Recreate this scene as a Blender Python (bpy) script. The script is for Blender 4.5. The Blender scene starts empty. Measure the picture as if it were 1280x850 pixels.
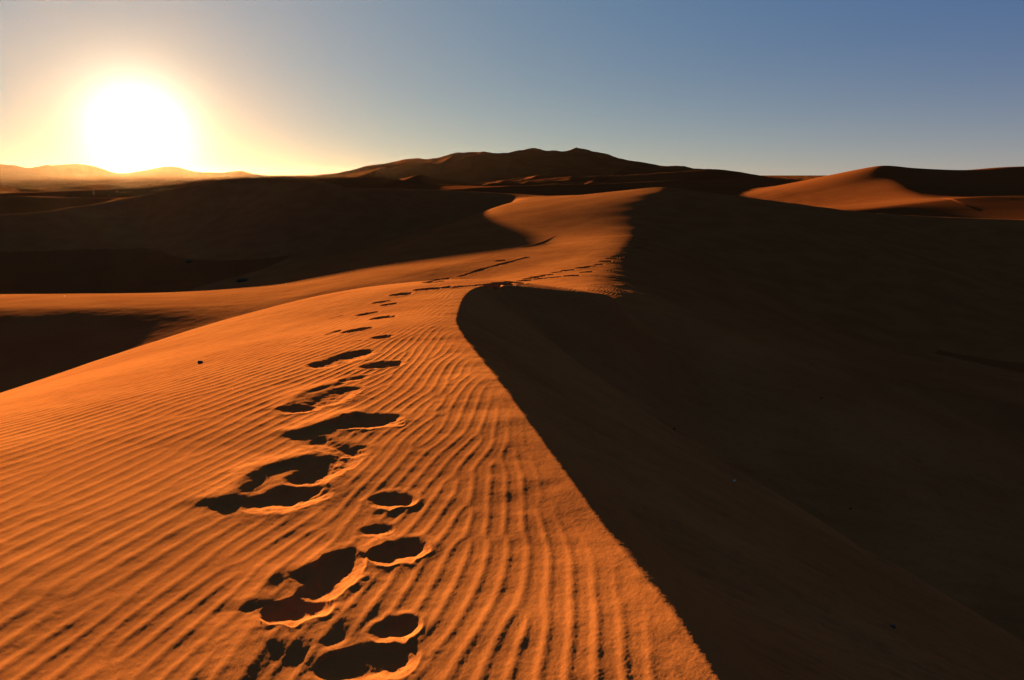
import bpy, math, random
import numpy as np
C = bpy.context
R = math.radians
rng = np.random.default_rng(11)
random.seed(5)

# ------------------------------------------------------------------ camera, sky, sun, exposure
EYE = 1.60                       # eye above the sand under the photographer
LENS = 24.0
F = 1280 * LENS / 36.0           # focal length in pixels of the photograph
PITCH = math.atan((425 - 218) / F)
cam_d = bpy.data.cameras.new("camera"); cam = bpy.data.objects.new("camera", cam_d)
C.collection.objects.link(cam)
cam_d.lens = LENS; cam_d.sensor_width = 36.0; cam_d.clip_start = 0.05; cam_d.clip_end = 60000
cam.location = (0, 0, EYE); cam.rotation_euler = (math.pi/2 - PITCH, 0, 0)
C.scene.camera = cam

def ray(u, v):
    cx = (u - 640) / F; cy = (425 - v) / F
    return cx, math.cos(PITCH) + math.sin(PITCH) * cy, -math.sin(PITCH) + math.cos(PITCH) * cy
def at(u, v, d):
    """point on the sight line through a place of the photograph, d metres ahead"""
    x, y, z = ray(u, v); t = d / y
    return (x * t, d, EYE + z * t)

sx, sy, sz = ray(173, 163)
SUN_AZ = math.atan2(sx, sy)                     # from +Y towards +X
SUN_EL = math.atan2(sz, math.hypot(sx, sy))
SUN_DIR = (math.sin(SUN_AZ)*math.cos(SUN_EL), math.cos(SUN_AZ)*math.cos(SUN_EL), math.sin(SUN_EL))

SUN_STRENGTH = 3.5
SKY_STRENGTH = 0.0098
SKY_TINT = (0.42, 0.33, 0.18)       # pale warm dust
EXPOSURE = 3.2
vs = C.scene.view_settings
vs.view_transform = 'Standard'; vs.look = 'None'; vs.gamma = 1; vs.use_curve_mapping = False
vs.exposure = EXPOSURE

world = bpy.data.worlds.new("World"); C.scene.world = world; world.use_nodes = True
wt = world.node_tree; wt.nodes.clear()
def N(tree, typ, **kw):
    n = tree.nodes.new(typ)
    for k, v in kw.items(): setattr(n, k, v)
    return n
def math_node(tree, op, a, b=None, clamp=False):
    n = N(tree, 'ShaderNodeMath', operation=op); n.use_clamp = clamp
    for i, q in enumerate((a, b)):
        if q is None: continue
        if isinstance(q, (int, float)): n.inputs[i].default_value = q
        else: tree.links.new(q, n.inputs[i])
    return n.outputs[0]
sky = N(wt, 'ShaderNodeTexSky', sky_type='NISHITA')
sky.sun_disc = False; sky.sun_elevation = SUN_EL; sky.sun_rotation = SUN_AZ
sky.altitude = 700; sky.air_density = 0.6; sky.dust_density = 0.15; sky.ozone_density = 2.0
bg = N(wt, 'ShaderNodeBackground'); bg.inputs[1].default_value = SKY_STRENGTH
# dusty aureole round the low sun (fixed in the sky)
tc = N(wt, 'ShaderNodeTexCoord')
dot = N(wt, 'ShaderNodeVectorMath', operation='DOT_PRODUCT'); dot.inputs[1].default_value = SUN_DIR
nrm = N(wt, 'ShaderNodeVectorMath', operation='NORMALIZE')
wt.links.new(tc.outputs['Generated'], nrm.inputs[0]); wt.links.new(nrm.outputs[0], dot.inputs[0])
ang = math_node(wt, 'ARCCOSINE', math_node(wt, 'MINIMUM', dot.outputs['Value'], 0.999999))
def halo(width, power, amp, col):
    e = math_node(wt, 'POWER', math_node(wt, 'DIVIDE', ang, width), power)
    g = math_node(wt, 'MULTIPLY', math_node(wt, 'EXPONENT', math_node(wt, 'MULTIPLY', e, -1.0)), amp)
    b = N(wt, 'ShaderNodeBackground'); b.inputs[0].default_value = (*col, 1); wt.links.new(g, b.inputs[1])
    return b.outputs[0]
def addsh(a, b):
    n = N(wt, 'ShaderNodeAddShader'); wt.links.new(a, n.inputs[0]); wt.links.new(b, n.inputs[1]); return n.outputs[0]
tint = N(wt, 'ShaderNodeMix', data_type='RGBA', blend_type='MULTIPLY'); tint.inputs[0].default_value = 1.0; tint.inputs[7].default_value = (*SKY_TINT, 1)
wt.links.new(sky.outputs[0], tint.inputs[6]); wt.links.new(tint.outputs[2], bg.inputs[0])
EX = 2 ** -EXPOSURE
sep = N(wt, 'ShaderNodeSeparateXYZ'); wt.links.new(nrm.outputs[0], sep.inputs[0])
el = math_node(wt, 'ARCSINE', sep.outputs['Z'])
def glow(fac, col):
    b = N(wt, 'ShaderNodeBackground'); b.inputs[0].default_value = (*col, 1)
    if isinstance(fac, (int, float)): b.inputs[1].default_value = fac
    else: wt.links.new(math_node(wt, 'MULTIPLY', fac, EX), b.inputs[1])
    return b.outputs[0]
out = bg.outputs[0]
for h in [(0.040, 1.5, 3.0*EX, (1.0, 0.93, 0.75)),        # the overbright disc and its white surround
          (0.100, 1.6, 1.0*EX, (0.42, 0.23, 0.02)),
          (0.26, 1.3, 1.0*EX, (0.24, 0.0, 0.0)),
          (0.50, 1.0, 1.0*EX, (0.25, 0.35, 0.13))]: out = addsh(out, halo(*h))
band = math_node(wt, 'EXPONENT', math_node(wt, 'MULTIPLY', math_node(wt, 'ABSOLUTE', el), -10.0))
out = addsh(out, glow(band, (0.245, 0.168, 0.02)))
out = addsh(out, glow(EX, (0.0, 0.055, 0.25)))
wo = N(wt, 'ShaderNodeOutputWorld'); wt.links.new(out, wo.inputs[0])

sun_d = bpy.data.lights.new("sun", 'SUN'); sun = bpy.data.objects.new("sun", sun_d); C.collection.objects.link(sun)
sun_d.energy = SUN_STRENGTH; sun_d.angle = R(0.53); sun_d.color = (1.0, 0.98, 0.65)
sun.location = (-30, 60, 20)
sun.rotation_euler = (math.pi/2 - SUN_EL, 0, math.pi - SUN_AZ)

# ------------------------------------------------------------------ noise, stored as periodic tiles
def fbm_tile(n, beta, lo=2, hi=None, seed=0):
    g = np.random.default_rng(seed)
    fx = np.fft.fftfreq(n) * n; k = np.hypot(*np.meshgrid(fx, fx, indexing='ij')); k[0, 0] = 1
    a = k ** -beta; a[k < lo] = 0
    if hi: a[k > hi] = 0
    a[0, 0] = 0
    t = np.fft.ifft2(np.fft.fft2(g.standard_normal((n, n))) * a).real
    return (t / t.std()).astype(np.float32)
def samp(tile, x, y, period):
    n = tile.shape[0]
    a = np.mod(x / period, 1.0) * n; b = np.mod(y / period, 1.0) * n
    i = np.floor(a).astype(np.int32); j = np.floor(b).astype(np.int32)
    fa = (a - i).astype(np.float32); fb = (b - j).astype(np.float32)
    i %= n; j %= n; i1 = (i + 1) % n; j1 = (j + 1) % n
    return (tile[i, j]*(1-fa)*(1-fb) + tile[i1, j]*fa*(1-fb) + tile[i, j1]*(1-fa)*fb + tile[i1, j1]*fa*fb)
FB = fbm_tile(512, 1.9, 2, 60, 1)
FB2 = fbm_tile(512, 1.6, 3, 120, 2)
FINE = fbm_tile(1024, 1.1, 8, 300, 3)
RP = 24.0; RN = 2048
def ripple_tile(lam, theta, dth, dl, seed):
    """band-passed noise gives wavy lines that fork and join as wind ripples do; theta = heading of the crest lines"""
    g = np.random.default_rng(seed)
    f = np.fft.fftfreq(RN) * RN / RP
    kx, ky = np.meshgrid(f, f, indexing='ij')
    nx, ny = math.cos(theta), -math.sin(theta)
    k = np.hypot(kx, ky) + 1e-9; al = np.arctan2(kx*ny - ky*nx, kx*nx + ky*ny)
    w = np.exp(-((k*lam - 1)/dl)**2) * np.exp(-(al/dth)**2)
    z = np.fft.ifft2(np.fft.fft2(g.standard_normal((RN, RN))) * w)
    return (z / np.abs(z).mean()).astype(np.complex64)
RA = ripple_tile(0.112, R(21), R(6), 0.13, 21)
RB = ripple_tile(0.082, R(6), R(7), 0.14, 22)

# ripples of the near dune: a small growth model. Relief is smoothed along the local crest heading and kept
# to one wavelength, over and over, so crests line up, bend, fork and end like wind ripples
GX0, GY0, GC = -10.0, 0.4, 0.0125
GNX, GNY = 1280, 1440
def sst(a, b, x):
    t = np.clip((x - a) / (b - a), 0, 1); return t*t*(3 - 2*t)
def grow_ripples():
    gx, gy = np.meshgrid(GX0 + GC*np.arange(GNX), GY0 + GC*np.arange(GNY), indexing='ij')
    gx = gx.astype(np.float32); gy = gy.astype(np.float32)
    xr = gx + 0.07*np.clip(gy - 3, 0, 12)
    th = R(4) + R(14)*sst(-0.2, -1.7, xr) + R(11)*sst(-1.5, -2.8, xr)*(1 - 0.6*sst(3.5, 7, gy)) + R(5)*samp(FB, gx, gy, 6.0) + R(10)*sst(-1.2, 0.2, xr)*samp(FB, gy, gx, 3.6)
    wl = sst(-0.3, -2.4, xr + 0.3*samp(FB, gy, gx, 13.0))
    dxs = (np.sin(th)/GC).astype(np.float32); dys = (np.cos(th)/GC).astype(np.float32)
    I, J = np.meshgrid(np.arange(GNX, dtype=np.float32), np.arange(GNY, dtype=np.float32), indexing='ij')
    def look(u, ii, jj):
        ii = np.clip(ii, 0, GNX-1.001); jj = np.clip(jj, 0, GNY-1.001)
        i = ii.astype(np.int32); j = jj.astype(np.int32); a = ii-i; b = jj-j
        return u[i, j]*(1-a)*(1-b) + u[i+1, j]*a*(1-b) + u[i, j+1]*(1-a)*b + u[i+1, j+1]*a*b
    kx = np.fft.fftfreq(GNX, GC)[:, None]; ky = np.fft.fftfreq(GNY, GC)[None, :]; kk = np.hypot(kx, ky)
    bands = [(np.exp(-((kk*l - 1)/0.25)**2)*np.exp(-(np.arctan2(kx*math.sin(R(12)) + ky*math.cos(R(12)), kx*math.cos(R(12)) - ky*math.sin(R(12)))/R(38))**2)*(kx > 0)).astype(np.float32)*2 for l in (0.084, 0.118)]
    u = np.random.default_rng(4).standard_normal((GNX, GNY)).astype(np.float32)
    for it in range(7):
        f = np.fft.fft2(u)
        a = np.fft.ifft2(f*bands[0]).real; b = np.fft.ifft2(f*bands[1]).real
        u = (a/a.std()*(1-wl) + b/b.std()*wl).astype(np.float32)
        acc = u.copy()
        for q, wq in ((-.13, .5), (-.085, .8), (-.05, 1), (-.022, 1), (.022, 1), (.05, 1), (.085, .8), (.13, .5)): acc += wq*look(u, I + dxs*q, J + dys*q)
        u = np.tanh(1.1*acc/acc.std())
    f = np.fft.fft2(u)*(kx > 0)*2*np.exp(-(kk*0.030)**2)
    z = np.fft.ifft2(f)
    return (z/np.abs(z).mean()).astype(np.complex64)
GZ = grow_ripples()
def grown(x, y):
    i = np.clip((x-GX0)/GC, 0, GNX-1.001); j = np.clip((y-GY0)/GC, 0, GNY-1.001)
    a = i - np.floor(i); b = j - np.floor(j); i = i.astype(np.int32); j = j.astype(np.int32)
    return GZ[i, j]*(1-a)*(1-b) + GZ[i+1, j]*a*(1-b) + GZ[i, j+1]*(1-a)*b + GZ[i+1, j+1]*a*b

def sstep(a, b, x):
    t = np.clip((x - a) / (b - a), 0, 1); return t*t*(3 - 2*t)

# ------------------------------------------------------------------ dunes: a crest line with a profile on each side
def smooth_line(pts, n=4):
    p = np.array(pts, dtype=float); out = []
    q = np.vstack([2*p[0]-p[1], p, 2*p[-1]-p[-2]])
    for i in range(1, len(q)-2):
        for s in range(n):
            t = s / n
            out.append(0.5*((2*q[i]) + (-q[i-1]+q[i+1])*t + (2*q[i-1]-5*q[i]+4*q[i+1]-q[i+2])*t*t + (-q[i-1]+3*q[i]-3*q[i+1]+q[i+2])*t**3))
    out.append(q[-2])
    return np.array(out)
class Dune:
    """crest points: (x, y, z, a_left, b_left, a_right, b_right); drop = a*soft(s) + b*s^2, held at slope smax"""
    def __init__(s, name, pts, rl=0.5, rr=0.05, ml=0.45, mr=0.6, rmin=0, rmax=1e9, n=4):
        s.name = name; s.L = smooth_line(pts, n); s.rl = rl; s.rr = rr; s.ml = ml; s.mr = mr; s.rmin = rmin; s.rmax = rmax
        s.tau0 = 0.3*float(np.median(np.hypot(*np.diff(s.L[:, :2], axis=0).T)))
    def h(s, x, y):
        S = list(zip(s.L[:-1], s.L[1:]))
        best = np.full(x.shape, 1e12, np.float32); sg = np.zeros_like(best)
        ts = []
        for A, B in S:
            dx, dy = B[0]-A[0], B[1]-A[1]; L2 = dx*dx + dy*dy
            t = np.clip(((x-A[0])*dx + (y-A[1])*dy) / L2, 0, 1)
            ex = x - (A[0]+t*dx); ey = y - (A[1]+t*dy)
            d2 = ex*ex + ey*ey; m = d2 < best
            best[m] = d2[m]; cr = (dx*(y-A[1]) - dy*(x-A[0])); sg[m] = cr[m]
            ts.append((t, np.sqrt(d2)))
        d = np.sqrt(best); left = sg > 0
        tau = 0.18*d + s.tau0
        par = [np.zeros_like(best) for _ in range(5)]; W = np.zeros_like(best)
        for (A, B), (t, di) in zip(S, ts):
            w = np.exp(-(di - d)/tau)*math.hypot(B[0]-A[0], B[1]-A[1]); W += w
            for k in range(5): par[k] += w*(A[2+k] + t*(B[2+k]-A[2+k]))
        # the crest height itself is blended only away from the crest line
        for k in range(5): par[k] /= W
        def prof(a, b, r, mx):
            lin = a * (np.sqrt(d*d + r*r) - r)
            bb = np.maximum(b, 1e-6)
            dm = np.maximum((mx - a), 0.0) / (2*bb)          # beyond dm the slope stays at mx
            return lin + np.where(d < dm, b*d*d, b*dm*dm + (mx-a)*(d-dm))
        return par[0] - np.where(left, prof(par[1], par[2], s.rl, s.ml), prof(par[3], par[4], s.rr, s.mr))
def P(u, v, d, *prm):
    x, y, z = at(u, v, d); return (x, y, z, *prm)

DUNES = []
n_ = (-0.006, 0.0030, 0.55, 0.0)
nm = (-0.004, 0.0065, 0.55, 0.0)
na = (0.05, 0.015, 0.55, 0.0)
n1 = (0.08, 0.026, 0.55, 0.0)
n2 = (0.02, 0.020, 0.55, 0.0)
DUNES.append(Dune('near', [
    (4.0, -30, -3.0, *n_), (2.2, -10, -0.5, *n_), (1.1, -3, 0.08, *n_), (0.80, 0.0, 0.12, *n_),
    P(895, 850, 1.78, *n_), P(755, 660, 2.80, *n_), P(640, 500, 4.78, *nm), P(573, 412, 7.9, *na), P(571, 392, 9.2, *n1),
    P(580, 370, 11.1, *n1), P(596, 359, 12.4, *n2), P(625, 356.5, 13.1, *n2), P(680, 361, 13.4, *n2), P(745, 367, 13.7, *n2), P(768, 372, 13.8, *n2), (2.6, 13.9, -1.45, *n2),
    (4.2, 14.4, -2.3, *n2), (8, 17.0, -3.2, *n2), (15, 19, -5.0, *n2)], rl=0.35, rr=0.03, ml=0.42, mr=0.6, rmax=90, n=5))
k_ = (0.060, 0.0055, 0.01, 0.02)
DUNES.append(Dune('terrace', [
    (-70, 27, -4.2, *k_), (-40, 25.5, -3.5, *k_), P(0, 386, 24, *k_), P(150, 386, 24, *k_), P(300, 383, 24.5, *k_), P(400, 369, 25.5, *k_),
    P(480, 355, 27, *k_), P(560, 337, 30, *k_), P(620, 325, 35, *k_)], rl=0.3, rr=0.5, ml=0.35, mr=0.35, rmin=10, rmax=200))
s_ = (0.145, 0.001, 0.36, 0.0)
DUNES.append(Dune('spur', [
    P(732, 366, 17, *s_), P(742, 345, 23, *s_), P(768, 312, 34, *s_), P(800, 277, 50, *s_), P(828, 243, 66, *s_)][::-1]
    , rl=2, rr=2, rmin=8, rmax=200))
DUNES[-1].L[:, [3, 4, 5, 6]] = DUNES[-1].L[:, [5, 6, 3, 4]]
def q(back, front): return (back, 0, front, 0)
DUNES.append(Dune('basin', [
    (-190, 80, -9, *q(.12, .3)), (-110, 85, -5.5, *q(.12, .3)), P(0, 268, 84, *q(.12, .35)), P(100, 258, 89, *q(.12, .38)), P(150, 250, 92, *q(.12, .4)), P(200, 240, 95, *q(.12, .4)),
    P(260, 228, 94, *q(.1, .4)), P(315, 221.5, 97, *q(.1, .4)), P(370, 224, 93, *q(.1, .4)), P(433, 234, 85, *q(.1, .38)), P(540, 237, 108, *q(.1, .3)),
    P(600, 240, 125, *q(.1, .03)), P(645, 242.5, 128, *q(.1, .012)), P(700, 246, 115, *q(.1, .01)), P(760, 243, 92, *q(.1, .02)), P(830, 241, 66, *q(.1, .10)),
    P(900, 243.5, 64, *q(.1, .16)), P(960, 250, 66, *q(.12, .2)), P(1100, 267, 68, *q(.12, .2)), P(1280, 275, 66, *q(.12, .2)), P(1500, 280, 62, *q(.12, .2)),
    (110, 50, -5, *q(.12, .2))], rl=2, rr=1.0, rmin=15, rmax=500))
DUNES.append(Dune('behind left', [
    P(-150, 255, 140, *q(.1, .5)), P(0, 246, 136, *q(.1, .5)), P(60, 247, 125, *q(.1, .5)), P(140, 250.5, 110, *q(.3, .7)), P(165, 262, 100, *q(.6, .7))], rl=2, rr=1, rmin=60, rmax=400))
DUNES.append(Dune('ridge left', [
    P(180, 238, 190, *q(.1, .3)), P(240, 228, 200, *q(.1, .25)), P(320, 221.5, 240, *q(.1, .25)), P(400, 222, 250, *q(.1, .3)), P(480, 222, 255, *q(.1, .3)), P(500, 234, 240, *q(.1, .3))], rl=2, rr=1, rmin=110, rmax=700))
r_ = (0.22, 0.001, 0.40, 0.0); r3 = (0.10, 0.0, 0.28, 0.0)
DUNES.append(Dune('right', [
    P(1172, 262, 132, *r_), P(1158, 251, 142, *r_), P(1143, 237, 155, *r_), P(1124, 222, 170, *r_), P(1104, 207.5, 184, *r_), P(1128, 209.5, 190, *r3),
    P(1205, 212.5, 192, *r3), P(1280, 208, 195, *r3), P(1450, 208, 200, *r3), P(1700, 225, 200, *r3)], rl=3, rr=13, rmin=80, rmax=800, n=8))
DUNES.append(Dune('ridge strip', [P(1060, 268, 108, .2, 0, .2, 0), P(1140, 257, 118, .15, 0, .03, .0004), P(1280, 247, 128, .2, 0, .022, .0001), P(1480, 240, 132, .2, 0, .022, .0001), P(1900, 240, 132, .2, 0, .022, .0001)], rl=2, rr=2, rmin=60, rmax=400))
DUNES.append(Dune('ridge centre', [
    P(560, 246, 200, *q(.1, .1)), P(640, 238.5, 220, *q(.1, .2)), P(740, 233, 235, *q(.1, .2)), P(810, 228, 245, *q(.1, .15)), P(860, 227, 250, *q(.1, .2)), P(940, 230, 260, *q(.1, .25)), P(1030, 240, 270, *q(.1, .25))], rl=2, rr=2, rmin=130, rmax=800))
DUNES.append(Dune('ridge dark', [
    P(640, 228, 540, *q(.1, .3)), P(700, 222, 520, *q(.1, .3)), P(780, 219, 500, *q(.1, .3)), P(870, 213, 480, *q(.1, .32)), P(904, 212, 470, *q(.1, .32)), P(977, 225, 440, *q(.1, .3)), P(1030, 236, 430, *q(.1, .3))], rl=3, rr=2, rmin=250, rmax=1500))
# small crests at the foot of the great dune
for (u0, v0, u1, v1, d) in [(-30, 250, 12, 236, 210), (20, 243, 70, 238, 330), (90, 236, 130, 231, 520), (100, 229, 160, 226, 900), (10, 228, 60, 225, 1000), (190, 234, 235, 229, 600), (150, 228, 200, 225, 1100), (230, 226, 270, 223, 1100),
                            (494, 231, 526, 218, 420), (512, 235, 540, 229, 330), (560, 231, 590, 228, 500), (625, 231, 645, 224, 560), (655, 227, 678, 218, 600),
                            (628, 236, 690, 227, 400), (690, 231, 720, 228, 450), (735, 230, 755, 229, 480), (760, 231, 790, 228, 520), (590, 235, 640, 232, 350), (430, 229, 470, 224, 460), (533, 205, 545, 201, 1250), (556, 201, 574, 193, 1300), (594, 195, 612, 190, 1350), (468, 213, 492, 206, 1130),
                            (640, 208, 668, 199, 1300), (700, 210, 728, 201, 1350), (600, 215, 628, 207, 1150), (770, 215, 800, 208, 1200)]:
    DUNES.append(Dune('small', [P(u0, v0, d*.92, *q(.34, .5)), P(u0*.5+u1*.5, v0*.4+v1*.6, d*1.05, *q(.34, .5)), P(u1, v1, d*1.18, *q(.2, .5)), P(u1+16, v1+3, d*1.2, *q(.2, .5)), P(u1+34, v1+9, d*1.15, *q(.2, .5))], rl=1, rr=1, rmin=d*.5, rmax=d*1.9, n=3))
mt = [(315, 219), (379, 217), (409, 215.5), (435, 212), (469, 202), (510, 197), (536, 199), (562, 193), (585, 188), (604, 190), (630, 189), (652, 185.5), (682, 185.5), (697, 189), (712, 186),
      (731, 184), (742, 186), (772, 197), (795, 202), (816, 206.5), (840, 206), (882, 211), (915, 214), (960, 222), (1010, 228)]
DUNES.append(Dune('mountain', [P(u, v, 1450 + 60*math.sin(i*1.7), *q(.25, .13)) for i, (u, v) in enumerate(mt)], rl=4, rr=4, rmin=700, rmax=3000, n=3))
m2 = [(440, 222), (475, 214), (503, 207), (530, 203), (560, 207), (590, 213), (640, 219)]
DUNES.append(Dune('mountain', [P(u, v, 1150, *q(.2, .2)) for u, v in m2], rl=4, rr=4, rmin=600, rmax=2500, n=3))
m3 = [(560, 208), (575, 200), (590, 193), (640, 205), (700, 213), (760, 218)]
DUNES.append(Dune('mountain', [P(u, v, 1250, *q(.2, .25)) for u, v in m3], rl=4, rr=4, rmin=600, rmax=2500, n=3))
m4 = [(690, 200), (735, 195), (790, 210), (860, 214), (900, 222)]
DUNES.append(Dune('mountain', [P(u, v, 1320, *q(.2, .2)) for u, v in m4], rl=4, rr=4, rmin=600, rmax=2500, n=3))
fh = [(-160, 214), (-90, 206), (0, 204), (25, 208), (45, 209), (60, 206), (110, 205), (125, 210), (140, 215), (165, 215), (190, 211), (205, 207.5), (220, 208), (240, 212), (270, 215), (302, 211), (318, 217), (350, 219), (420, 218)]
DUNES.append(Dune('far hills', [P(u, v, 4200, *q(.25, .12)) for u, v in fh], rl=8, rr=8, rmin=2500, rmax=9000, n=3))

def floor_h(x, y, r):
    base = -5.6 - 1.6*sstep(0, 60, r) - 3.4*sstep(90, 300, r)
    return base

def macro(x, y):
    r = np.hypot(x, y).astype(np.float32)
    k = np.clip(0.035*r, 0.25, 8).astype(np.float32)
    H = floor_h(x, y, r).astype(np.float32); own = np.full(x.shape, -1, np.int16)
    # rolling sand between the large dunes far out
    w = sstep(110, 260, r) * (1 - sstep(5000, 9000, r))
    ru = x*0.89 + y*0.45; rv = -x*0.45 + y*0.89
    n1 = samp(FB, ru, rv*0.45, 900.0); n1 = 1.2 - np.abs(n1)
    n3 = samp(FB2, ru, rv*0.5, 260.0); n3 = 1.0 - np.abs(n3)
    H += w * (1.9*n1 + 0.7*n3)
    for i, D in enumerate(DUNES):
        m = (r > D.rmin) & (r < D.rmax)
        if not m.any(): continue
        h = D.h(x[m], y[m])
        if D.name == 'mountain' or D.name == 'far hills':
            amp = 6.0 if D.name == 'mountain' else 4.0
            drop = np.clip(h - H[m], 0, 60)
            nn = samp(FB, ru[m], rv[m]*0.6, 1500.0); n4 = samp(FB2, ru[m], rv[m]*0.6, 420.0)
            h = h + sstep(0, 25, drop) * (amp*(0.25-np.abs(nn)) * 0.75 + 0.5*(0.4-np.abs(n4)))
        a = H[m]; kk = k[m]
        o = own[m]; o[h > a] = i; own[m] = o
        H[m] = np.maximum(a, h) + np.maximum(kk - np.abs(a-h), 0)**2/(4*kk)
    return H, own

def on_sand(pts):
    """where sight lines of the photograph meet the dunes (for the footprints)"""
    pts = np.array(pts, float); out = []
    ts = np.exp(np.linspace(math.log(1.2), math.log(90), 1400))
    for u, v in pts:
        dx, dy, dz = ray(u, v)
        X = (dx*ts).astype(np.float32); Y = (dy*ts).astype(np.float32); Z = EYE + dz*ts
        hh, _ = macro(X, Y); g = Z - hh
        i = int(np.argmax(g < 0)) if (g < 0).any() else len(ts)-1
        i = max(i, 1)
        f = g[i-1]/(g[i-1]-g[i]+1e-9) if g[i] < 0 else 0
        t = ts[i-1] + f*(ts[i]-ts[i-1]); out.append((dx*t, dy*t))
    return out

# footprints: (u0, v0, u1, v1, half width m, depth m, rim m)
FP = []
def fp(*a): FP.append(a)
near_prints = [
 (494,368.5,505,367.5,.14,.18,.04), (471,378.3,482,376.8,.12,.16,.04), (481,381,491,380.3,.13,.18,.04),
 (453,393,465,391,.14,.16,.04), (474,397.3,484,396.8,.14,.16,.04), (438,414,450,411.5,.13,.13,.03), (473,421.3,483,420.7,.13,.12,.03),
 (404,455,452,440,.15,.10,.02), (468,456.5,488,455,.13,.09,.02), (432,476,450,472,.10,.06,.02),
 (400,503,432,488,.14,.10,.03), (368,513,384,510,.12,.09,.03), (440,531,468,527,.15,.11,.04), (400,553,440,566,.12,.09,.01), (430,583,446,560,.08,.06,.01),
 (382,598,410,578,.15,.12,.04), (325,628,378,618,.15,.10,.02), (482,626,502,626,.085,.09,.04), (464,664,478,662,.05,.05,.012),
 (488,695,508,688,.085,.10,.04), (402,740,424,708,.10,.08,.04), (356,768,388,764,.09,.06,.02), (484,790,504,784,.06,.06,.03),
 (430,836,486,826,.08,.05,.015),
 (413,398,428,394,.05,.02,.008), (436,399,448,397,.06,.025,.008), (410,418,424,413,.06,.03,.01), (440,381,456,379.5,.05,.02,.006), (440,427,450,426,.05,.02,.006),(424,384,444,379,.04,.02,.006),
]
for a in near_prints: fp(*a)
far_prints = [(534,361),(568,358.8),(584,357.5),(612,356),(632,354.8),(646,353.2),(654,350.8),(662,348.3),(671,346),(683,343.7),(697,340.2),(711,338),(729,334.7),(740,333),(749,330.5),(757,326.5),(765,323),(772,320.5),(784,315),(795,309),(804,299.5),(812,292),
              (676,348.5),(692,347),(713,345),(733,340),(626,326),(546,351.8),(553,349.6)]
for u, v in far_prints:
    w = 6 if v > 345 else 4
    fp(u-w*.8, v+.3, u+w*.8, v-.4, .20, .34, .05)
fp(575,345.5,660,321.5,.14,.16,.03)
fp(540,353,560,348,.14,.09,.02)
for u, v in [(838,508), (846,538), (872,546), (905,566), (930,590), (958,604), (985,622), (1012,640), (1128,556), (1140,570), (1185,600)]: fp(u-9, v-4, u+9, v+5, .12, .09, .02)
for u, v in [(1099,208.2),(1107,209),(1114,210.2),(1121,210.6),(1118,213),(1126,213)]: pass
ENDS = on_sand([p for a in FP for p in ((a[0], a[1]), (a[2], a[3]))])
PRINTS = [(*ENDS[2*i], *ENDS[2*i+1], *FP[i][4:]) for i in range(len(FP))]
# mounds of pushed-up sand: (u, v, radius x, radius y, height)
MOUNDS = [(372,540,430,522,.08,.035), (284,622,318,588,.09,.035), (318,588,376,572,.08,.030), (318,752,345,718,.08,.018), (345,718,400,704,.07,.015),
          (290,850,320,806,.10,.022), (330,800,385,798,.11,.022), (385,798,410,826,.05,.015), (350,510,380,490,.07,.022), (380,490,430,476,.06,.018), (455,700,478,684,.04,.012)]
ME = on_sand([p for a in MOUNDS for p in ((a[0], a[1]), (a[2], a[3]))])
SXY = (math.sin(SUN_AZ), math.cos(SUN_AZ))

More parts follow.
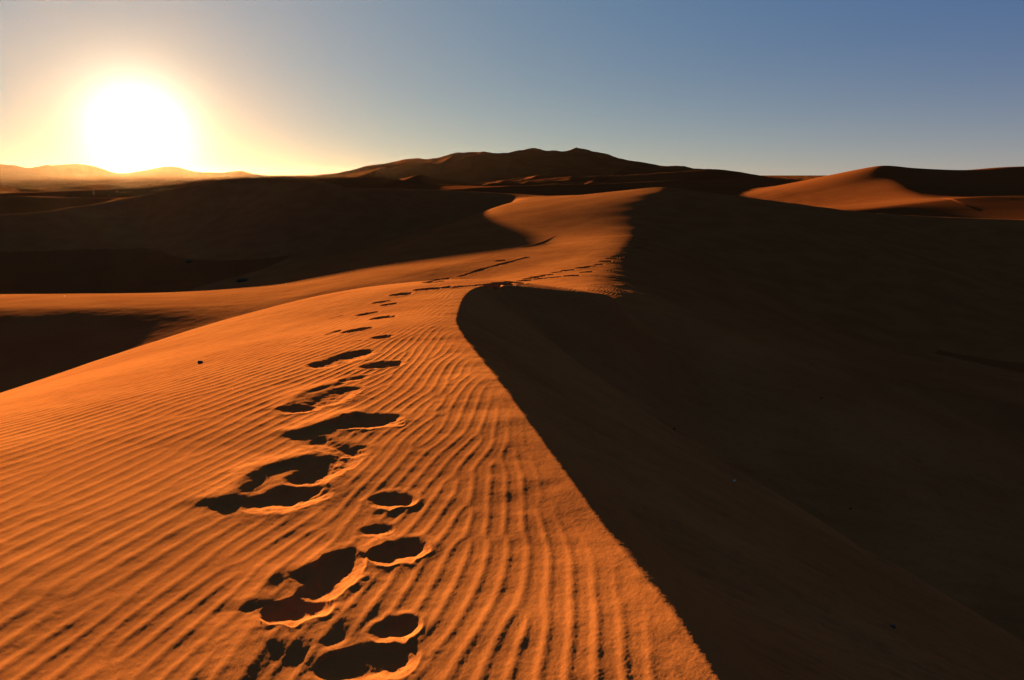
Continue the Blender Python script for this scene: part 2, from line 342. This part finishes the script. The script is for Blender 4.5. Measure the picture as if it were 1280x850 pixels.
def detail(x, y, H, cell, own):
    """wind ripples, small lumps and footprints, as real relief"""
    r = np.hypot(x, y)
    # distance weights
    wx = x + 0.10*samp(FB, x, y, 11.0); wy = y + 0.10*samp(FB, y+3, x, 9.0)
    inside = (x > GX0+.3) & (x < GX0+GC*GNX-.3) & (y > GY0+.1) & (y < GY0+GC*GNY-.3)
    gw = np.where(inside, 1 - sstep(12.5, 15.5, r), 0.0).astype(np.float32)
    zg = np.where(gw > 0, grown(x, y), 0)
    z = samp(RA, wx, wy, RP)*(1-gw) + zg*gw
    ph = np.angle(z); am = np.clip(np.abs(z), 0, 1.0)**0.6
    wB = sstep(-1.7, -0.2, x)*gw
    prof = np.cos(ph + 0.40*np.sin(ph)) + 0.12*np.cos(2*ph + 0.6)
    patch = 0.75 + 0.25*np.clip(samp(FB, x, y, 17.0), -1.5, 1.5)
    A = (0.0023 - 0.0012*wB) * patch * am
    A = A * (1 + 0.25*sstep(-1, .5, x)*(1-sstep(5, 9, r)))
    fade = 1 - sstep(0.030, 0.060, cell)
    gate = (H > -3.9) | (r < 20)
    A = A * fade * np.where(r > 16, sstep(-0.2, 0.6, samp(FB, x+40, y, 70.0) + 0.8*(x > 2)*(x < 9)*(y > 17)*(y < 42) + 0.8*(x < -8)*(r < 40)), 1.0)
    A *= np.where(r > 16, 0.7, 1.0)
    # calmer sand near the brow at the left
    A *= 1 - 0.45*sstep(5.5, 10, r)*(x < 1)*(r < 16)
    L = DUNES[0].L; dc = np.full(x.shape, 1e9)
    if r.min() < 22:
        for Aq, Bq in zip(L[:-1], L[1:]):
            dx, dy = Bq[0]-Aq[0], Bq[1]-Aq[1]
            t = np.clip(((x-Aq[0])*dx + (y-Aq[1])*dy)/(dx*dx+dy*dy), 0, 1)
            dc = np.minimum(dc, np.hypot(x-Aq[0]-t*dx, y-Aq[1]-t*dy))
    A = A * (0.12 + 0.88*sstep(0.02, 0.30, dc))
    d = A*prof
    pit = np.zeros_like(x); rimf = np.zeros_like(x); open_ = np.ones_like(x); smooth = np.zeros_like(x)
    for (x0, y0, x1, y1, hw, dep, rim) in PRINTS:
        reach = hw*3 + 0.25
        m = (x > min(x0, x1)-reach) & (x < max(x0, x1)+reach) & (y > min(y0, y1)-reach) & (y < max(y0, y1)+reach)
        if not m.any(): continue
        X = x[m]; Y = y[m]
        j = 0.24*hw*samp(FB2, X, Y, 5.5) + 0.025*hw*samp(FINE, X, Y, 6.0)
        dx, dy = x1-x0, y1-y0; L2 = dx*dx+dy*dy+1e-9
        t = np.clip(((X-x0)*dx+(Y-y0)*dy)/L2, 0, 1)
        e = np.hypot(X-x0-t*dx, Y-y0-t*dy)*(1+0.12*np.cos(6.28*t)) + j
        wall = 1 - sstep(hw*0.05, hw*1.12, e)
        pit[m] = np.maximum(pit[m], dep*np.where(math.hypot(x0, y0) < 6, 0.23, 0.32)*wall*(0.75+0.25*t))
        open_[m] = np.minimum(open_[m], sstep(hw*0.9, hw*1.12, e))
        side = np.clip(0.25 - 0.9*((X-x0-t*dx)*SXY[0] + (Y-y0-t*dy)*SXY[1])/np.maximum(e, 0.02), 0, 1)
        rimf[m] = np.maximum(rimf[m], rim*0.08*side*np.exp(-((e-hw*1.12)/(0.10*hw+0.006))**2) + 0.05*rim*np.exp(-((e-hw*1.3)/(hw*0.35))**2))
        smooth[m] = np.maximum(smooth[m], 1 - sstep(hw*1.15, hw*1.8, e))
    foot = -pit + rimf*open_
    mo = np.zeros_like(x)
    for q_, (_, _, _, _, w, hh) in enumerate(MOUNDS):
        (x0, y0), (x1, y1) = ME[2*q_], ME[2*q_+1]
        m = np.hypot(x-(x0+x1)/2, y-(y0+y1)/2) < math.hypot(x1-x0, y1-y0)/2 + 4*w
        if not m.any(): continue
        X = x[m]; Y = y[m]; dx, dy = x1-x0, y1-y0
        t = np.clip(((X-x0)*dx+(Y-y0)*dy)/(dx*dx+dy*dy), 0, 1)
        ex = X-x0-t*dx; ey = Y-y0-t*dy
        up = ex*SXY[0] + ey*SXY[1]                      # towards the sun: long slope; away from it: short one
        e = np.hypot(ex, ey)/(w*(1.15 + 0.4*np.tanh(up/(0.6*w)))) + 0.12*samp(FB2, X, Y, 4.0)
        mo[m] = np.maximum(mo[m], 0.6*hh*np.exp(-np.maximum(e, 0)**2))
    foot = foot + mo*open_
    smooth = np.maximum(smooth, 0.5*np.clip(mo/0.02, 0, 1))
    foot = foot + np.clip(pit/0.03, 0, 1)*(0.0060*samp(FB2, x+1, y, 4.0) + 0.0015*samp(FINE, y, x, 5.0))
    d = d*(1-smooth) + foot
    # slumps and sand runs down the slip face
    cx_ = np.interp(y, L[:, 1], L[:, 0], left=1.0, right=3.0)
    lee = sstep(0.10, 0.5, x - cx_)*(1 - sstep(8, 30, r))
    d += lee*(0.022*samp(FB, x*0.5+7, y*1.6, 7.0) + 0.008*samp(FB2, x*0.35, y*1.8, 5.0))
    # lumps and grain clusters
    ln = samp(FINE, x, y, 3.1)
    fadef = 1 - sstep(0.010, 0.025, cell)
    d += fadef*(0.00022*ln + 0.0010*smooth*samp(FB2, x, y, 3.1))
    d += 0.012*np.clip(samp(FB, x, y, 6.0), -2, 2)*(1-sstep(20, 60, r))*0.3
    return d

# ------------------------------------------------------------------ one polar sheet of sand, fine ahead, reaching the horizon
def rings(parts):
    out = [0.05, 0.2, 0.4, 0.6, 0.8]
    for r1, s in parts:
        while out[-1] < r1: out.append(out[-1]*(1+s))
    return np.array(out)
QUAL = 1.0
RR = rings([(1.4, .02/QUAL), (14, .0031/QUAL), (45, .0024/QUAL), (120, .005/QUAL), (260, .0035), (1500, .008/QUAL), (9000, .02)])
fine = np.radians(np.linspace(-42, 42, int(1250*QUAL)))
co = np.radians(np.linspace(42, 318, 150))[1:-1]
AZ = np.concatenate([fine, co])
nr, na = len(RR), len(AZ)
print('sheet', nr, na, nr*na)
rr, aa = np.meshgrid(RR, AZ, indexing='ij')
X = (rr*np.sin(aa)).astype(np.float32); Y = (rr*np.cos(aa)).astype(np.float32)
dr = np.gradient(RR)[:, None]; da = np.abs(np.gradient(AZ))[None, :]
cell = np.maximum(dr*0.5, rr*da).astype(np.float32)
Z = np.zeros_like(X); OWN = np.zeros(X.shape, np.int16)
for i in range(0, nr, 64):
    sl = slice(i, min(i+64, nr))
    H, o = macro(X[sl], Y[sl])
    if RR[i] < 70: H = H + detail(X[sl], Y[sl], H, cell[sl], o)
    Z[sl] = H; OWN[sl] = o
# vertex normals of the whole sheet, so the pieces it is cut into meet without a seam
Pn = np.stack([X, Y, Z], -1)
ga = np.roll(Pn, -1, 1) - np.roll(Pn, 1, 1)
gr = np.empty_like(Pn); gr[1:-1] = Pn[2:] - Pn[:-2]; gr[0] = Pn[1]-Pn[0]; gr[-1] = Pn[-1]-Pn[-2]
NV = np.cross(ga, gr); NV /= np.linalg.norm(NV, axis=-1, keepdims=True) + 1e-12
NV[NV[..., 2] < 0] *= -1

# ------------------------------------------------------------------ material
def sand_material(name, far=False):
    m = bpy.data.materials.new(name); m.use_nodes = True; t = m.node_tree; t.nodes.clear()
    o = N(t, 'ShaderNodeOutputMaterial'); b = N(t, 'ShaderNodeBsdfPrincipled'); t.links.new(b.outputs[0], o.inputs[0])
    b.inputs['Roughness'].default_value = 1.0; b.inputs['Specular IOR Level'].default_value = 0.0
    g = N(t, 'ShaderNodeNewGeometry')
    def noise(scale, det=3, rough=.55):
        n = N(t, 'ShaderNodeTexNoise'); n.inputs['Scale'].default_value = scale; n.inputs['Detail'].default_value = det; n.inputs['Roughness'].default_value = rough
        t.links.new(g.outputs['Position'], n.inputs['Vector']); return n.outputs['Fac']
    def mix(f, a, b_):
        n = N(t, 'ShaderNodeMix', data_type='RGBA'); t.links.new(f, n.inputs[0])
        for i, c in ((6, a), (7, b_)):
            if isinstance(c, tuple): n.inputs[i].default_value = (*c, 1)
            else: t.links.new(c, n.inputs[i])
        return n.outputs[2]
    def ramp(f, a, b_):
        n = N(t, 'ShaderNodeMapRange', interpolation_type='SMOOTHSTEP'); t.links.new(f, n.inputs[0]); n.inputs[1].default_value = a; n.inputs[2].default_value = b_; return n.outputs[0]
    c = mix(ramp(noise(0.5 if not far else 0.02, 4), .35, .65), *((SAND_A, SAND_B) if not far else (FAR_A, FAR_B)))
    if not far:
        c = mix(math_node(t, 'MULTIPLY', ramp(noise(9, 5, .65), .48, .72), 0.35), c, SAND_C)
        c = mix(math_node(t, 'MULTIPLY', ramp(noise(420, 2, .7), .50, .72), 0.55), c, SAND_D)
        c = mix(math_node(t, 'MULTIPLY', ramp(noise(300, 2, .7), .56, .75), 0.65), c, SAND_C)
        bp = N(t, 'ShaderNodeBump'); bp.inputs['Strength'].default_value = 0.5; bp.inputs['Distance'].default_value = 0.0012
        t.links.new(noise(420, 3, .7), bp.inputs['Height']); t.links.new(bp.outputs[0], b.inputs['Normal'])
    if not far:                                            # shadow fill painted into the base colour: brighter near the viewer, fading outward
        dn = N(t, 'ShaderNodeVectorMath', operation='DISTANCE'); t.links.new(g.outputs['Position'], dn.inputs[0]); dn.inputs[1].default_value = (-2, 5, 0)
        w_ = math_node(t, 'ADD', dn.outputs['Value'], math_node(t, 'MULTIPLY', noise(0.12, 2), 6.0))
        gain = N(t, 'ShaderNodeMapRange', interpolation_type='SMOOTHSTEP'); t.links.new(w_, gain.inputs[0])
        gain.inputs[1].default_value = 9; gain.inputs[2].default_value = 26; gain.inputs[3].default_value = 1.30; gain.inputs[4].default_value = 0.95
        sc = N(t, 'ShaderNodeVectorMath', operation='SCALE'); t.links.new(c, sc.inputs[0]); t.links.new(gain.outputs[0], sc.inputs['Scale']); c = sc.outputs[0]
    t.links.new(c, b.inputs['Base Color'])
    return m
HAZE = 2.2e-6
FAR_A = (0.235, 0.047, 0.009); FAR_B = (0.19, 0.036, 0.007)
SAND_A = (0.345, 0.075, 0.0135); SAND_B = (0.29, 0.059, 0.0105); SAND_C = (0.175, 0.035, 0.007); SAND_D = (0.46, 0.15, 0.045)
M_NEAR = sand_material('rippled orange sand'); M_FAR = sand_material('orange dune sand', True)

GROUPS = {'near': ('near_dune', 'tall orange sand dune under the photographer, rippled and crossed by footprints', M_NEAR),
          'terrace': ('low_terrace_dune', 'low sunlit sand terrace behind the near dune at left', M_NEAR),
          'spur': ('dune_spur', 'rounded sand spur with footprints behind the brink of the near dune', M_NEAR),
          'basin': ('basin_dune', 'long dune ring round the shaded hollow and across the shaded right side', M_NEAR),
          'right': ('right_dune', 'orange domed dune on the right skyline', M_FAR),
          'mountain': ('sand_mountain', 'great dark dune massif on the skyline', M_FAR),
          'far hills': ('far_hills', 'hazy hills under the sun', M_FAR),
          'ridges': ('middle_dunes', 'low dune crests between the near dunes and the skyline', M_FAR),
          'floor': ('desert_floor', 'sand floor between the dunes, reaching the horizon', M_FAR)}
gi = {}; code = np.full(len(DUNES)+1, 0, np.int16); keys = list(GROUPS)
for i, D in enumerate(DUNES): code[i] = keys.index(D.name if D.name in GROUPS else 'ridges')
code[len(DUNES)] = keys.index('floor')
G = code[OWN]            # own == -1 picks the last entry
i0 = np.arange(nr-1)[:, None]*na; j = np.arange(na)[None, :]; j1 = (j+1) % na
quads = np.stack([i0+j, i0+j1, i0+na+j1, i0+na+j], -1).reshape(-1, 4).astype(np.int32)
fg = G[:-1, :].reshape(-1)
V = Pn.reshape(-1, 3); NF = NV.reshape(-1, 3)
for k, key in enumerate(keys):
    q4 = quads[fg == k]
    if len(q4) == 0: continue
    used = np.zeros(len(V), bool); used[q4.ravel()] = True
    idx = np.flatnonzero(used); mp = np.zeros(len(V), np.int32); mp[idx] = np.arange(len(idx)); q4 = mp[q4]
    name, label, mat = GROUPS[key]
    me = bpy.data.meshes.new(name)
    me.vertices.add(len(idx)); me.vertices.foreach_set('co', V[idx].astype(np.float32).ravel())
    me.loops.add(q4.size); me.loops.foreach_set('vertex_index', q4.ravel())
    me.polygons.add(len(q4)); me.polygons.foreach_set('loop_start', np.arange(0, q4.size, 4, dtype=np.int32))
    me.polygons.foreach_set('use_smooth', np.ones(len(q4), bool))
    me.update(calc_edges=True)
    me.normals_split_custom_set_from_vertices(NF[idx].tolist())
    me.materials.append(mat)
    o = bpy.data.objects.new(name, me); C.collection.objects.link(o)
    o['kind'] = 'structure'; o['label'] = label

# ------------------------------------------------------------------ the dusty air
def box_mesh(name, lo, hi):
    me = bpy.data.meshes.new(name)
    v = [(x, y, z) for x in (lo[0], hi[0]) for y in (lo[1], hi[1]) for z in (lo[2], hi[2])]
    me.from_pydata(v, [], [(0,1,3,2), (4,6,7,5), (0,4,5,1), (2,3,7,6), (0,2,6,4), (1,5,7,3)]); me.update()
    return me
hz = bpy.data.objects.new('haze', box_mesh('haze', (-9500, -9500, float(Z.min())-1), (9500, 9500, max(float(Z.max()), EYE)+6)))
C.collection.objects.link(hz); hz['kind'] = 'stuff'
hm = bpy.data.materials.new('dusty air'); hm.use_nodes = True; ht = hm.node_tree; ht.nodes.clear()
ho = N(ht, 'ShaderNodeOutputMaterial'); pv = N(ht, 'ShaderNodeVolumePrincipled')
pv.inputs['Color'].default_value = (1.0, 0.43, 0.18, 1); pv.inputs['Density'].default_value = HAZE; pv.inputs['Anisotropy'].default_value = 0.85
ht.links.new(pv.outputs[0], ho.inputs['Volume']); hz.data.materials.append(hm)

# ------------------------------------------------------------------ small things lying on the sand
LR = np.log(RR)
def ground(x, y):
    r = math.hypot(x, y); a = math.atan2(x, y)
    i = int(np.clip(np.searchsorted(RR, r)-1, 0, nr-2)); j = int(np.clip(np.searchsorted(fine, a)-1, 0, len(fine)-2))
    fr = (r-RR[i])/(RR[i+1]-RR[i]); fa = (a-fine[j])/(fine[j+1]-fine[j])
    return float(Z[i, j]*(1-fr)*(1-fa)+Z[i+1, j]*fr*(1-fa)+Z[i, j+1]*(1-fr)*fa+Z[i+1, j+1]*fr*fa)
def plain(name, c0, c1, scale, rough=.9):
    m = bpy.data.materials.new(name); m.use_nodes = True; t = m.node_tree; b = t.nodes['Principled BSDF']
    b.inputs['Roughness'].default_value = rough; b.inputs['Specular IOR Level'].default_value = 0.2
    n = N(t, 'ShaderNodeTexNoise'); n.inputs['Scale'].default_value = scale; n.inputs['Detail'].default_value = 4
    x_ = N(t, 'ShaderNodeMix', data_type='RGBA'); x_.inputs[6].default_value = (*c0, 1); x_.inputs[7].default_value = (*c1, 1)
    o_ = N(t, 'ShaderNodeTexCoord'); t.links.new(o_.outputs['Object'], n.inputs['Vector'])
    t.links.new(n.outputs['Fac'], x_.inputs[0]); t.links.new(x_.outputs[2], b.inputs['Base Color'])
    return m
def link(name, me, mat, loc, label, cat, group=None):
    me.materials.append(mat); o = bpy.data.objects.new(name, me); C.collection.objects.link(o); o.location = loc
    o['label'] = label; o['category'] = cat
    if group: o['group'] = group
    return o
def stone_mesh(name, sx_, sy_, sz_, seed):
    import bmesh
    g = random.Random(seed); bm = bmesh.new(); bmesh.ops.create_icosphere(bm, subdivisions=3, radius=1)
    cuts = [(g.gauss(0, 1), g.gauss(0, 1), g.gauss(0, 1), g.uniform(.55, .85)) for _ in range(9)]
    for v in bm.verts:
        p = v.co.copy()
        for a, b, c, lim in cuts:
            l = math.sqrt(a*a+b*b+c*c); d_ = (p.x*a+p.y*b+p.z*c)/l
            if d_ > lim: f = (d_-lim)*.9; p.x -= a/l*f; p.y -= b/l*f; p.z -= c/l*f
        v.co = (p.x*sx_, p.y*sy_, p.z*sz_)
    for f in bm.faces: f.smooth = True
    me = bpy.data.meshes.new(name); bm.to_mesh(me); bm.free(); return me
M_DARK = plain('dark weathered stone', (0.07, 0.030, 0.014), (0.12, 0.055, 0.025), 60)
M_PALE = plain('pale quartz stone', (0.5, 0.36, 0.22), (0.75, 0.6, 0.42), 40, .5)
M_DRY = plain('dry scrub stems', (0.09, 0.045, 0.02), (0.14, 0.08, 0.035), 20)
STONES = [(250, 453, .026, M_DARK, 'dark brown stone lying alone on the sunlit sand left of the footprint trail'),
          (918, 597, .017, M_PALE, 'tiny pale stone glinting in the shaded slope right of the crest'),
          (1063, 637, .022, M_DARK, 'small black stone low on the shaded right slope, right of the pale stone'),
          (1027, 498, .026, M_DARK, 'small dark stone highest up on the shaded slope at right'),
          (843, 534, .022, M_DARK, 'small dark stone on the shaded slope closest to the sunlit crest'),
          (1115, 786, .016, M_DARK, 'small dark stone nearest the bottom edge of the shaded slope')]
sp = on_sand([(a[0], a[1]) for a in STONES])
for i, ((u, v, s_, m_, lab), (x, y)) in enumerate(zip(STONES, sp)):
    link('stone', stone_mesh('stone', s_*1.2, s_, s_*.75, 40+i), m_, (x, y, ground(x, y)+s_*.35), lab, 'stone', 'stones scattered on the sand')
def scrub(x, y, size, height, label, seed, nst=90):
    g = random.Random(seed); root = bpy.data.objects.new('dry_scrub', None); C.collection.objects.link(root)
    root.location = (x, y, ground(x, y)-.03); root['label'] = label; root['category'] = 'shrub'; root['group'] = 'dry scrub in the hollow'
    def tubes(n, l0, l1, rad, spread):
        vs_, fs = [], []
        for _ in range(n):
            a = g.uniform(0, 6.283); tl = g.uniform(.25, 1.0)*spread; L_ = g.uniform(l0, l1); bx = g.uniform(-.25, .25)*size; by = g.uniform(-.2, .2)*size
            pts = []
            for i in range(5):
                t = i/4; pts.append((bx+math.cos(a)*tl*L_*t*(1+.5*t), by+math.sin(a)*tl*L_*t*(1+.5*t), L_*t*(1-.35*t*tl)))
            b0 = len(vs_)
            for i, p in enumerate(pts):
                w = rad*(1-.8*i/4)
                for q_ in range(3): c_ = 2.094*q_; vs_.append((p[0]+w*math.cos(c_), p[1]+w*math.sin(c_), p[2]))
            for i in range(4):
                for q_ in range(3): fs.append((b0+i*3+q_, b0+i*3+(q_+1) % 3, b0+i*3+3+(q_+1) % 3, b0+i*3+3+q_))
        return vs_, fs
    for nm, n, l0, l1, rad, sp_ in (('stems', nst, height*.5, height, .008, 1.0), ('twigs', nst*5, height*.3, height*.8, .004, 1.7)):
        me = bpy.data.meshes.new(nm); v_, f_ = tubes(n, l0, l1, rad, sp_); me.from_pydata(v_, [], f_); me.update(); me.materials.append(M_DRY)
        o = bpy.data.objects.new(nm, me); C.collection.objects.link(o); o.parent = root
for (u, v, sz_, h_, lab, sd) in [(303, 352, 1.3, .55, 'larger dark dry scrub in the shaded hollow, just above the sunlit strip at left', 1),
                                 (236, 328, .8, .5, 'smaller dark dry scrub higher up the shaded slope, left of the larger one', 2)]:
    (x, y), = on_sand([(u, v)]); scrub(x, y, sz_, h_, lab, sd)
# crumbs of crusted sand kicked out of the prints: uncountable
import bmesh
cv, cf = [], []
g = random.Random(9)
base = [(1,0,0),(-1,0,0),(0,1,0),(0,-1,0),(0,0,1),(0,0,-1)]; bf = [(0,2,4),(2,1,4),(1,3,4),(3,0,4),(2,0,5),(1,2,5),(3,1,5),(0,3,5)]
for k in range(520):
    x0, y0, x1, y1, hw, dep, rim = PRINTS[g.randrange(min(26, len(PRINTS)))]
    t = g.random(); a = g.uniform(0, 6.283); rd = hw*(0.9+abs(g.gauss(0, .8)))
    x = x0+(x1-x0)*t+rd*math.cos(a); y = y0+(y1-y0)*t+rd*math.sin(a)
    if y < 1.3 or math.hypot(x, y) > 12: continue
    s_ = g.choice((.0009, .0011, .0014, .0018, .0024)); z = ground(x, y)+s_*.3; b0 = len(cv)
    for p in base: cv.append((x+p[0]*s_*g.uniform(.6, 1.3), y+p[1]*s_*g.uniform(.6, 1.3), z+p[2]*s_*g.uniform(.5, 1)))
    for f in bf: cf.append(tuple(b0+q_ for q_ in f))
me = bpy.data.meshes.new('sand_crumbs'); me.from_pydata(cv, [], cf); me.update(); me.materials.append(M_NEAR)
o = bpy.data.objects.new('sand_crumbs', me); C.collection.objects.link(o); o['kind'] = 'stuff'; o['label'] = 'loose crumbs of orange sand around the footprints'
